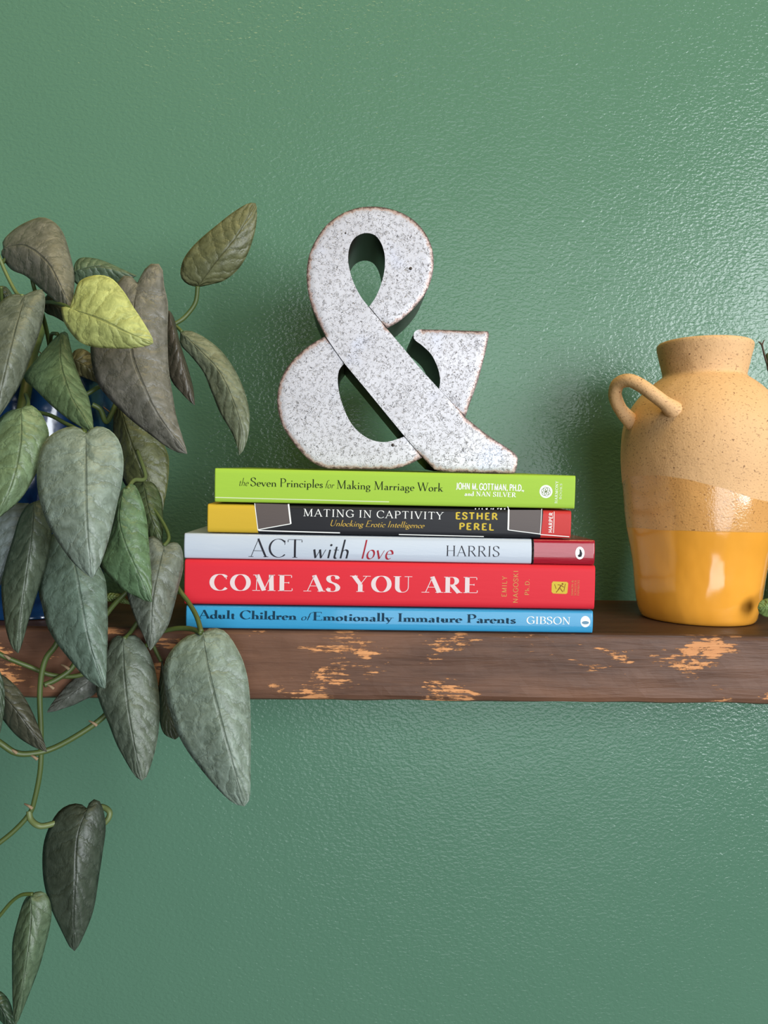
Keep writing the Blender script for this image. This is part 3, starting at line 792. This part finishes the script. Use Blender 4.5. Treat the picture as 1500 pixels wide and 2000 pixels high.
# ------------------------------------------------------------------ trailing plant
plant = empty('potted_plant', (at(60, 1000, -.085).x, -.085, .0002), 'trailing plant with silvery green leaves in a blue glazed pot at the left end', 'plant')
PO = plant.location.copy()
def blue_pot():
    prof = [(0, .0005), (.034, 0), (.037, .002), (.040, .012), (.045, .04), (.0495, .07), (.0515, .095), (.0510, .115), (.0490, .128), (.0480, .134), (.0490, .1385), (.0480, .1405), (.0462, .139), (.0452, .132), (.0460, .122), (0.0, .1215)]
    pr = spline(prof, 3); seg = 56; V = []; Fc = []
    for p in pr:
        for k in range(seg):
            a = 2*math.pi*k/seg; V.append((p.x*math.cos(a), p.x*math.sin(a), p.y))
    for i in range(len(pr)-1):
        for k in range(seg):
            k2 = (k+1) % seg; Fc.append((i*seg+k, i*seg+k2, (i+1)*seg+k2, (i+1)*seg+k))
    mesh_obj('pot', V, Fc, POT, plant, True)['label'] = 'glossy blue glazed pot'
    # coir and root fibres heaped in the mouth
    V = []; Fc = []
    for k in range(220):
        a = random.uniform(0, 2*math.pi); r = .044*math.sqrt(random.random()); h = .128+.022*(1-(r/.046)**2)
        p = Vector((r*math.cos(a), r*math.sin(a), h*random.uniform(.93, 1.03)))
        pts = [p]; d = Vector((random.uniform(-1, 1), random.uniform(-1, 1), random.uniform(-.2, .5))).normalized()
        for s_ in range(4):
            d = (d+Vector((random.uniform(-.6, .6), random.uniform(-.6, .6), random.uniform(-.6, .4)))).normalized(); pts.append(pts[-1]+d*.004)
        v, f = tube(pts, .0003, 4); b = len(V); V += v; Fc += [tuple(i+b for i in q) for q in f]
    o = mesh_obj('root_fibre', V, Fc, FIBRE, plant); o['kind'] = 'stuff'
    V = [(0, 0, .148)]; Fc = []
    for j in range(1, 7):
        for k in range(24):
            a = 2*math.pi*k/24; r = .0455*j/6
            V.append((r*math.cos(a), r*math.sin(a), .127+.021*(1-(j/6)**2)+noise.noise(Vector((r*200, a*3, 1)))*.002))
    for k in range(24): Fc.append((0, 1+k, 1+(k+1) % 24))
    for j in range(5):
        for k in range(24): Fc.append((1+j*24+k, 1+(j+1)*24+k, 1+(j+1)*24+(k+1) % 24, 1+j*24+(k+1) % 24))
    mesh_obj('soil', V, Fc, plain('dark_soil', srgb(48, 34, 26), 0.95), plant, True)
blue_pot()

def leaf(mid, left, right, depth, tint, fold=0.008, curl=0.0, parent=None, org=None, k=(1, 0, 0)):
    """one leaf blade. mid: the midrib from base to tip; left / right: its two margins from base to tip (base and tip themselves left out), all as seen in the
    photograph and scaled by k = (scale, x, y); depth: Y (m) of the blade at its base, middle and tip; fold: how far the margins lie behind the midrib;
    curl: twist of one side towards the room. Each point is set at its own depth, so the blade is a curved sheet in space."""
    sc, ox, oy = k
    tr = lambda L_: [Vector((x*sc+ox, y*sc+oy)) for x, y in L_]
    mid = tr(mid); left = [mid[0]] + tr(left) + [mid[-1]]; right = [mid[0]] + tr(right) + [mid[-1]]
    nT, nU = 28, 7
    def sampler(pts):
        sp_ = spline(pts, 8); acc = [0.0]
        for i in range(1, len(sp_)): acc.append(acc[-1]+(sp_[i]-sp_[i-1]).length)
        def f(t):
            s_ = t*acc[-1]
            for i in range(1, len(sp_)):
                if acc[i] >= s_-1e-9:
                    return sp_[i-1].lerp(sp_[i], (s_-acc[i-1])/max(acc[i]-acc[i-1], 1e-9))
            return sp_[-1]
        return f
    fm, fl, fr = sampler(mid), sampler(left), sampler(right)
    org = org or PO; parent = parent or plant
    seed = random.random()*50; V = []; UV = []
    d0, d1, d2 = depth
    for i in range(nT+1):
        t = i/nT
        m = fm(t); l = fl(t); r = fr(t)
        dy = d0*(1-t)*(1-t) + d1*2*t*(1-t) + d2*t*t
        bell = math.sin(math.pi*min(t*.86+.14, 1.0))
        for j in range(-nU, nU+1):
            u = j/nU; au = abs(u)
            e = l if u < 0 else r
            q = m.lerp(e, au)
            q = q + Vector((noise.noise(Vector((t*6, seed, u*2))), noise.noise(Vector((t*6, u*2, seed)))))*(1.1*au*bell)
            yy = dy + fold*(au**1.4)*bell + curl*u*bell + .0008*bell*noise.noise(Vector((t*6, u*2.5+seed, 2)))
            V.append(at(q.x, q.y, yy)-org); UV.append((u*.5+.5, t))
    w_ = 2*nU+1
    Fc = [(i*w_+j, i*w_+j+1, (i+1)*w_+j+1, (i+1)*w_+j) for i in range(nT) for j in range(w_-1)]
    o = mesh_obj('leaf', V, Fc, LEAF, parent, True)
    uvl = o.data.uv_layers.new(name='uv')
    for lp in o.data.loops: uvl.data[lp.index].uv = UV[lp.vertex_index]
    md = o.modifiers.new('thickness', 'SOLIDIFY'); md.thickness = .00045; md.offset = 0
    o.color = srgb(*[c*1.0 for c in tint])
    return o

def simple(mid, wl, wr, pk=.35):
    """margins of a plain lance-shaped leaf round a midrib"""
    sp_ = spline(mid, 6); n = len(sp_); L_, R_2 = [], []
    for i in range(1, n-1):
        t = i/(n-1); d = (sp_[i+1]-sp_[i-1]).normalized(); nn = Vector((-d.y, d.x))
        a_ = .6; b_ = a_*(1-pk)/pk; w_ = (t/pk)**a_*((1-t)/(1-pk))**b_
        p, q = sp_[i]+nn*wl*w_, sp_[i]-nn*wr*w_
        L_.append((p.x, p.y)); R_2.append((q.x, q.y))
    return mid, L_, R_2

GREY = (94, 98, 88); SILV = (112, 124, 112); YEL = (158, 162, 96)
KA = (.3513, 0, 371); KB2 = (.3714, 0, 859); KC = (.4, 0, 1200); KP = (1, 0, 0)
LV = [
 # midrib, left margin, right margin, depth at base / middle / tip, tint, scale, fold, curl
 ([(20, 325), (140, 310), (260, 400), (335, 530), (395, 672)], [(8, 360), (60, 440), (150, 482), (240, 560), (330, 632)], [(20, 280), (90, 212), (180, 168), (240, 155), (300, 180), (350, 240), (390, 360), (413, 470), (408, 580)], (-.150, -.176, -.180), (96, 94, 82), KA, .014, .004),
 ([(410, 455), (560, 425), (760, 478)], [(425, 520), (560, 560), (680, 520)], [(415, 420), (432, 388), (470, 375), (540, 384), (640, 424)], (-.112, -.116, -.112), (78, 94, 70), KA, .006, 0),
 ([(388, 660), (560, 722), (700, 790), (852, 852)], [(345, 650), (352, 720), (400, 800), (460, 855), (560, 876), (720, 880), (820, 866)], [(412, 590), (440, 512), (500, 480), (570, 475), (630, 500), (690, 570), (740, 650), (800, 740), (846, 822)], (-.186, -.200, -.196), YEL, KA, .007, 0),
 ([(765, 520), (738, 720), (735, 915), (800, 1090), (880, 1250), (1040, 1467)], [(700, 470), (620, 570), (550, 720), (505, 860), (510, 960), (540, 1070), (600, 1150), (720, 1270), (850, 1370), (930, 1430), (1005, 1464)], [(800, 450), (840, 412), (885, 412), (905, 440), (912, 530), (935, 640), (930, 800), (940, 1000), (960, 1150), (985, 1280), (1036, 1442)], (-.142, -.166, -.160), (98, 95, 85), KA, .012, 0),
 ([(1100, 538), (1200, 400), (1320, 250), (1420, 74)], [(1050, 526), (1010, 490), (1005, 440), (1030, 370), (1100, 290), (1250, 160), (1370, 80)], [(1150, 530), (1250, 500), (1340, 420), (1400, 290), (1425, 180), (1427, 95)], (-.098, -.114, -.102), (92, 93, 62), KA, .006, 0),
 ([(940, 672), (985, 850), (1040, 1050), (1082, 1196)], [(914, 730), (920, 850), (945, 1040), (1010, 1130), (1060, 1180)], [(965, 710), (1000, 850), (1040, 980), (1070, 1090)], (-.120, -.126, -.122), (68, 62, 50), KA, .008, .004),
 ([(1004, 790), (1110, 890), (1220, 1010), (1300, 1180), (1345, 1340), (1330, 1473)], [(1005, 860), (1060, 920), (1130, 1010), (1180, 1130), (1220, 1230), (1290, 1350), (1325, 1440)], [(1060, 785), (1150, 830), (1250, 920), (1330, 1050), (1380, 1200), (1386, 1320), (1362, 1430)], (-.105, -.124, -.128), (94, 100, 80), KA, .006, 0),
 ([(340, 795), (338, 950), (390, 1130), (450, 1240), (521, 1347)], [(300, 830), (230, 910), (142, 1020), (140, 1060), (200, 1110), (300, 1210), (420, 1300), (500, 1341)], [(370, 790), (385, 840), (410, 950), (450, 1060), (490, 1150), (515, 1280)], (-.152, -.184, -.190), (82, 100, 68), KA, .010, 0),
 ([(140, 585), (80, 800), (20, 1050), (-40, 1310)], [(60, 585), (-10, 640), (-90, 760), (-130, 950), (-110, 1150)], [(190, 562), (240, 560), (249, 640), (225, 770), (180, 900), (120, 1060), (50, 1180), (0, 1250)], (-.176, -.202, -.196), (92, 97, 82), KA, .012, 0),
 ([(42, 798), (40, 870), (22, 950), (-18, 1024)], [(10, 808), (-22, 850), (-40, 930)], [(60, 792), (81, 810), (95, 842), (92, 870), (72, 922), (40, 975), (6, 1004)], (-.190, -.210, -.206), (98, 116, 84), KP, .010, 0),
 ([(168, 847), (168, 960), (172, 1050), (180, 1129)], [(150, 834), (120, 838), (90, 860), (74, 900), (73, 950), (85, 1000), (105, 1045), (140, 1095), (172, 1124)], [(185, 834), (210, 838), (232, 860), (241, 895), (237, 945), (225, 1000), (210, 1060), (194, 1106)], (-.198, -.224, -.220), SILV, KP, .012, 0),
 ([(180, 328), (170, 480), (140, 700), (105, 950), (95, 1121)], [(140, 350), (100, 420), (60, 550), (15, 720), (10, 820), (30, 980), (62, 1085)], [(215, 320), (250, 350), (272, 470), (262, 560), (230, 700), (180, 850), (150, 950), (112, 1080)], (-.180, -.198, -.194), (74, 84, 67), KB2, .010, 0),
 ([(150, 335), (60, 560), (-60, 870)], [(20, 350), (-80, 500), (-120, 700)], [(150, 420), (110, 540), (70, 640), (20, 730)], (-.166, -.180, -.174), (104, 114, 112), KB2, .008, 0),
 ([(330, 475), (390, 640), (430, 850), (475, 1080), (553, 1306)], [(270, 500), (240, 620), (205, 780), (220, 860), (250, 980), (300, 1070), (380, 1170), (450, 1250), (520, 1299)], [(400, 490), (480, 600), (540, 700), (558, 780), (566, 950), (562, 1150), (557, 1270)], (-.168, -.190, -.186), (90, 106, 92), KB2, .010, 0),
 ([(650, 255), (625, 400), (650, 520), (710, 660), (798, 853)], [(600, 330), (590, 430), (560, 560), (525, 650), (560, 700), (640, 780), (720, 825), (780, 851)], [(700, 232), (740, 300), (770, 420), (782, 560), (796, 720)], (-.160, -.176, -.172), (82, 106, 74), KB2, .008, 0),
 ([(234, 788), (248, 840), (270, 900), (317, 1002)], [(224, 800), (222, 870), (236, 930), (276, 985)], [(250, 788), (290, 810), (325, 880), (330, 910), (328, 940), (321, 980)], (-.112, -.120, -.116), (80, 84, 50), KP, .008, 0),
 ([(280, 940), (292, 1000), (316, 1063)], [(255, 950), (250, 1000), (280, 1045)], [(300, 945), (315, 975), (318, 1020)], (-.126, -.138, -.138), (66, 78, 48), KP, .008, 0),
 ([(866, 556), (825, 720), (802, 850), (796, 980), (790, 1106)], [(820, 512), (780, 514), (740, 580), (690, 700), (670, 800), (690, 880), (720, 960), (760, 1040), (782, 1094)], [(895, 540), (935, 545), (960, 590), (963, 670), (942, 760), (910, 890), (880, 980), (828, 1062)], (-.146, -.166, -.162), (94, 100, 88), KB2, .010, 0),
 ([(1068, 1014), (1085, 1150), (1120, 1310), (1180, 1540), (1230, 1720), (1285, 1926)], [(1040, 1016), (970, 1040), (900, 1110), (862, 1190), (868, 1300), (893, 1420), (930, 1530), (990, 1640), (1080, 1760), (1180, 1870), (1240, 1916)], [(1095, 996), (1130, 990), (1190, 1015), (1260, 1120), (1295, 1220), (1312, 1350), (1318, 1500), (1316, 1700), (1313, 1885)], (-.166, -.190, -.184), (108, 121, 108), KB2, .010, 0),
 ([(648, 1036), (652, 1200), (672, 1400), (702, 1580), (746, 1791)], [(615, 1030), (570, 1080), (520, 1250), (505, 1310), (540, 1420), (570, 1490), (620, 1610), (680, 1720), (722, 1778)], [(690, 1028), (730, 1040), (790, 1130), (820, 1240), (838, 1400), (830, 1560), (800, 1690), (766, 1780)], (-.154, -.172, -.168), (86, 95, 80), KB2, .010, 0),
 ([(316, 1292), (326, 1380), (342, 1444)], [(311, 1340), (311, 1400), (320, 1432)], [(332, 1330), (345, 1400), (353, 1432)], (-.150, -.152, -.150), (62, 68, 48), KP, .004, 0),
 ([(425, 950), (378, 1090), (368, 1300), (360, 1480), (364, 1642)], [(400, 930), (350, 926), (290, 960), (240, 1040), (210, 1150), (215, 1300), (250, 1430), (300, 1540), (340, 1620)], [(438, 918), (465, 902), (490, 918), (510, 980), (515, 1060), (500, 1170), (480, 1300), (455, 1440), (420, 1540), (382, 1620)], (-.160, -.180, -.172), (56, 64, 52), KC, .012, 0),
 ([(150, 1372), (152, 1500), (128, 1700), (76, 2004)], [(138, 1372), (110, 1420), (70, 1560), (62, 1650), (62, 1800), (66, 1950)], [(180, 1355), (220, 1360), (245, 1410), (248, 1480), (225, 1600), (180, 1750), (130, 1880), (88, 1985)], (-.170, -.182, -.178), (78, 94, 70), KC, .008, 0),
 ([(-20, 1328), (30, 1385), (91, 1468)], [(-22, 1370), (5, 1404), (30, 1434), (62, 1456)], [(0, 1318), (20, 1330), (45, 1358), (65, 1396), (86, 1450)], (-.176, -.188, -.180), (66, 66, 52), KP, .006, 0),
 simple([(192, 1318), (150, 1348), (92, 1391)], 22, 26) + ((-.146, -.150, -.148), (80, 82, 74), KP, .004, 0),
 simple([(-30, 1945), (0, 1965), (28, 2016)], 22, 22) + ((-.172, -.176, -.174), (52, 70, 50), KP, .004, 0),
 simple([(136, 700), (170, 715), (214, 752)], 26, 26) + ((-.140, -.142, -.140), (82, 78, 48), KP, .004, 0),
 simple([(84, 592), (115, 602), (160, 646)], 20, 22) + ((-.150, -.156, -.154), (60, 62, 42), KP, .004, 0),
 simple([(206, 1168), (228, 1168), (256, 1180)], 9, 9) + ((-.142, -.143, -.142), (96, 112, 60), KP, .002, 0),
 simple([(-12, 1300), (-2, 1370), (-6, 1452)], 12, 12) + ((-.188, -.190, -.188), (62, 74, 56), KP, .002, 0),
 simple([(-14, 590), (6, 572), (30, 604)], 16, 14) + ((-.150, -.154, -.152), (62, 70, 52), KP, .003, 0),
]
for mid, l_, r_, dp, tint, k_, fo, cu in LV: leaf(mid, l_, r_, dp, tint, fo, cu, k=k_)

def stem(name, pts, r, mat=STEM, seg=8):
    """pts: (px, py, Y); r: radius in metres or (start, end)"""
    w_ = spline([at(x, y, Y)-PO for x, y, Y in pts], 7)
    n = len(w_); ra = r if isinstance(r, tuple) else (r, r)
    V, Fc = tube(w_, [ra[0]+(ra[1]-ra[0])*i/(n-1) for i in range(n)], seg)
    return mesh_obj(name, V, Fc, mat, plant, True)
# vines
stem('vine', [(150, 720, -.100), (165, 860, -.140), (150, 1100, -.150), (118, 1240, -.158), (88, 1290, -.160), (78, 1350, -.160), (80, 1430, -.160), (79, 1500, -.160), (68, 1560, -.160), (57, 1590, -.160), (25, 1625, -.162), (-20, 1660, -.165)], (.0016, .0012))
stem('vine', [(-20, 1436, -.168), (2, 1452, -.168), (30, 1470, -.166), (60, 1472, -.163), (100, 1463, -.158), (150, 1437, -.154), (200, 1402, -.150), (250, 1350, -.148)], .0015)
stem('vine', [(-20, 1265, -.160), (10, 1283, -.158), (60, 1303, -.154), (100, 1318, -.1500), (150, 1320, -.148), (205, 1300, -.146)], .0012)
stem('vine', [(86, 1338, -.156), (112, 1326, -.152), (140, 1305, -.1485), (160, 1270, -.147), (215, 1190, -.145), (252, 1150, -.143), (270, 1110, -.13)], .0014)
stem('vine', [(40, 830, -.150), (46, 790, -.146), (52, 756, -.142), (60, 700, -.13), (80, 640, -.10)], .0030)
stem('vine', [(100, 720, -.09), (96, 670, -.11), (82, 610, -.135), (66, 560, -.150), (58, 520, -.148)], (.0014, .0009))
# petioles
stem('petiole', [(0, 515, -.150), (20, 500, -.150), (58, 462, -.150)], .0011)
stem('petiole', [(-10, 480, -.160), (10, 530, -.158), (32, 572, -.165), (44, 578, -.174)], .0009, STEM_L)
stem('petiole', [(2, 560, -.17), (4, 590, -.165)], .0008)
stem('petiole', [(60, 640, -.12), (80, 596, -.150), (112, 592, -.172), (140, 604, -.184)], .0010)
stem('petiole', [(100, 690, -.11), (100, 655, -.135), (112, 652, -.151)], .0010)
stem('petiole', [(386, 559, -.098), (382, 590, -.096), (366, 614, -.096), (346, 630, -.098), (300, 650, -.100), (200, 690, -.095)], .0013)
stem('petiole', [(356, 648, -.105), (330, 636, -.102), (260, 670, -.100)], .0010)
stem('petiole', [(180, 790, -.138), (196, 800, -.136), (208, 824, -.130), (226, 790, -.112)], .0014)
stem('petiole', [(150, 780, -.138), (185, 760, -.135), (215, 730, -.125), (262, 560, -.142)], .0012)
stem('petiole', [(70, 804, -.165), (100, 812, -.170), (130, 828, -.180), (166, 846, -.195)], .0010)
stem('petiole', [(45, 806, -.189), (55, 790, -.176), (50, 770, -.150)], .0010)
stem('petiole', [(250, 955, -.160), (262, 938, -.150), (284, 932, -.140), (268, 880, -.125)], .0011, STEM_L)
stem('petiole', [(320, 1066, -.146), (330, 1050, -.142), (318, 1020, -.136), (290, 980, -.130)], .0010)
stem('petiole', [(330, 1120, -.138), (352, 1155, -.1455), (368, 1176, -.150), (384, 1204, -.158), (393, 1234, -.166)], .0013)
stem('petiole', [(393, 1236, -.166), (372, 1228, -.158), (340, 1228, -.152), (308, 1238, -.148), (285, 1262, -.146)], .0013)
stem('petiole', [(242, 1248, -.154), (254, 1236, -.148), (268, 1216, -.145), (285, 1190, -.143)], .0012)
stem('petiole', [(57, 1584, -.160), (60, 1600, -.161), (74, 1612, -.162), (92, 1612, -.160), (140, 1600, -.154), (190, 1612, -.150), (209, 1602, -.149), (214, 1586, -.148), (200, 1576, -.147), (184, 1580, -.150), (171, 1584, -.159)], .0015, STEM_L)
stem('petiole', [(-20, 1812, -.168), (0, 1788, -.168), (22, 1762, -.168), (42, 1748, -.169), (64, 1746, -.170)], .0009)
stem('petiole', [(315, 1292, -.150), (300, 1262, -.148), (290, 1235, -.145)], .0010)
# brown nodes where leaf sheaths dried
for x, y, Y in ((12, 1282, -.158), (182, 1412, -.151), (26, 1466, -.166), (56, 1574, -.160), (66, 1478, -.163), (128, 1302, -.150), (98, 1340, -.155)):
    stem('dry_sheath', [(x-8, y-4, Y), (x, y, Y-.0015), (x+7, y+5, Y-.001)], (.0004, .0009), STEM_B, 6)

# ------------------------------------------------------------------ a second plant, of which only two sprigs reach into the picture
sp = empty('sprig_plant', (.305, -.055, .0002), 'twiggy plant whose bud and round leaf reach in at the right edge', 'plant')
SO = sp.location.copy()
pr = spline([(0, .0005), (.020, 0), (.023, .003), (.027, .03), (.0295, .055), (.029, .058), (.027, .057), (.026, .050), (0, .049)], 3)
V = []; Fc = []
for p in pr:
    for k in range(32): V.append((p.x*math.cos(k*math.pi/16), p.x*math.sin(k*math.pi/16), p.y))
for i in range(len(pr)-1):
    for k in range(32): Fc.append((i*32+k, i*32+(k+1) % 32, (i+1)*32+(k+1) % 32, (i+1)*32+k))
mesh_obj('pot', V, Fc, plain('grey_glazed_pot', srgb(150, 146, 138), .4), sp, True)
def sstem(pts, r, mat, nm='stem'):
    w_ = spline([Vector(p)-SO for p in pts], 7); n = len(w_)
    V, Fc = tube(w_, [r[0]+(r[1]-r[0])*i/(n-1) for i in range(n)], 7); return mesh_obj(nm, V, Fc, mat, sp, True)
TWIG = plain('brown_twig', srgb(74, 56, 40), .7)
top = at(1497, 706, -.030)
sstem([(.305, -.055, .048), (.315, -.045, .10), (.306, -.034, .145), tuple(at(1514, 738, -.030)), tuple(top), tuple(at(1488, 672, -.030))], (.0011, .0006), TWIG)
sstem([tuple(at(1488.5, 674, -.030)), tuple(at(1484, 669, -.030)), tuple(at(1481, 668, -.030))], (.0007, .0003), TWIG, 'twig')
sstem([tuple(at(1488.5, 674, -.030)), tuple(at(1491, 667, -.030)), tuple(at(1493, 664, -.030))], (.0006, .0003), TWIG, 'twig')
for px, py, r in ((1500, 697, .0022), (1503, 710, .0026)):
    c = at(px, py, -.030)-SO
    bm = bmesh.new(); bmesh.ops.create_uvsphere(bm, u_segments=12, v_segments=8, radius=r)
    for v in bm.verts: v.co = Vector((v.co.x*.8, v.co.y*.8, v.co.z*1.3)) + c
    bm_obj('bud', bm, plain('dark_green_bud', srgb(64, 74, 40), .5), sp, True)
sstem([(.303, -.060, .048), (.292, -.085, .060), tuple(at(1548, 1150, -.118)), tuple(at(1516, 1180, -.125))], (.0010, .0007), STEM)
leaf(*simple([(1516, 1181), (1500, 1186), (1480, 1186)], 17, 19, .5), (-.125, -.127, -.124), (98, 116, 62), .003, parent=sp, org=SO)
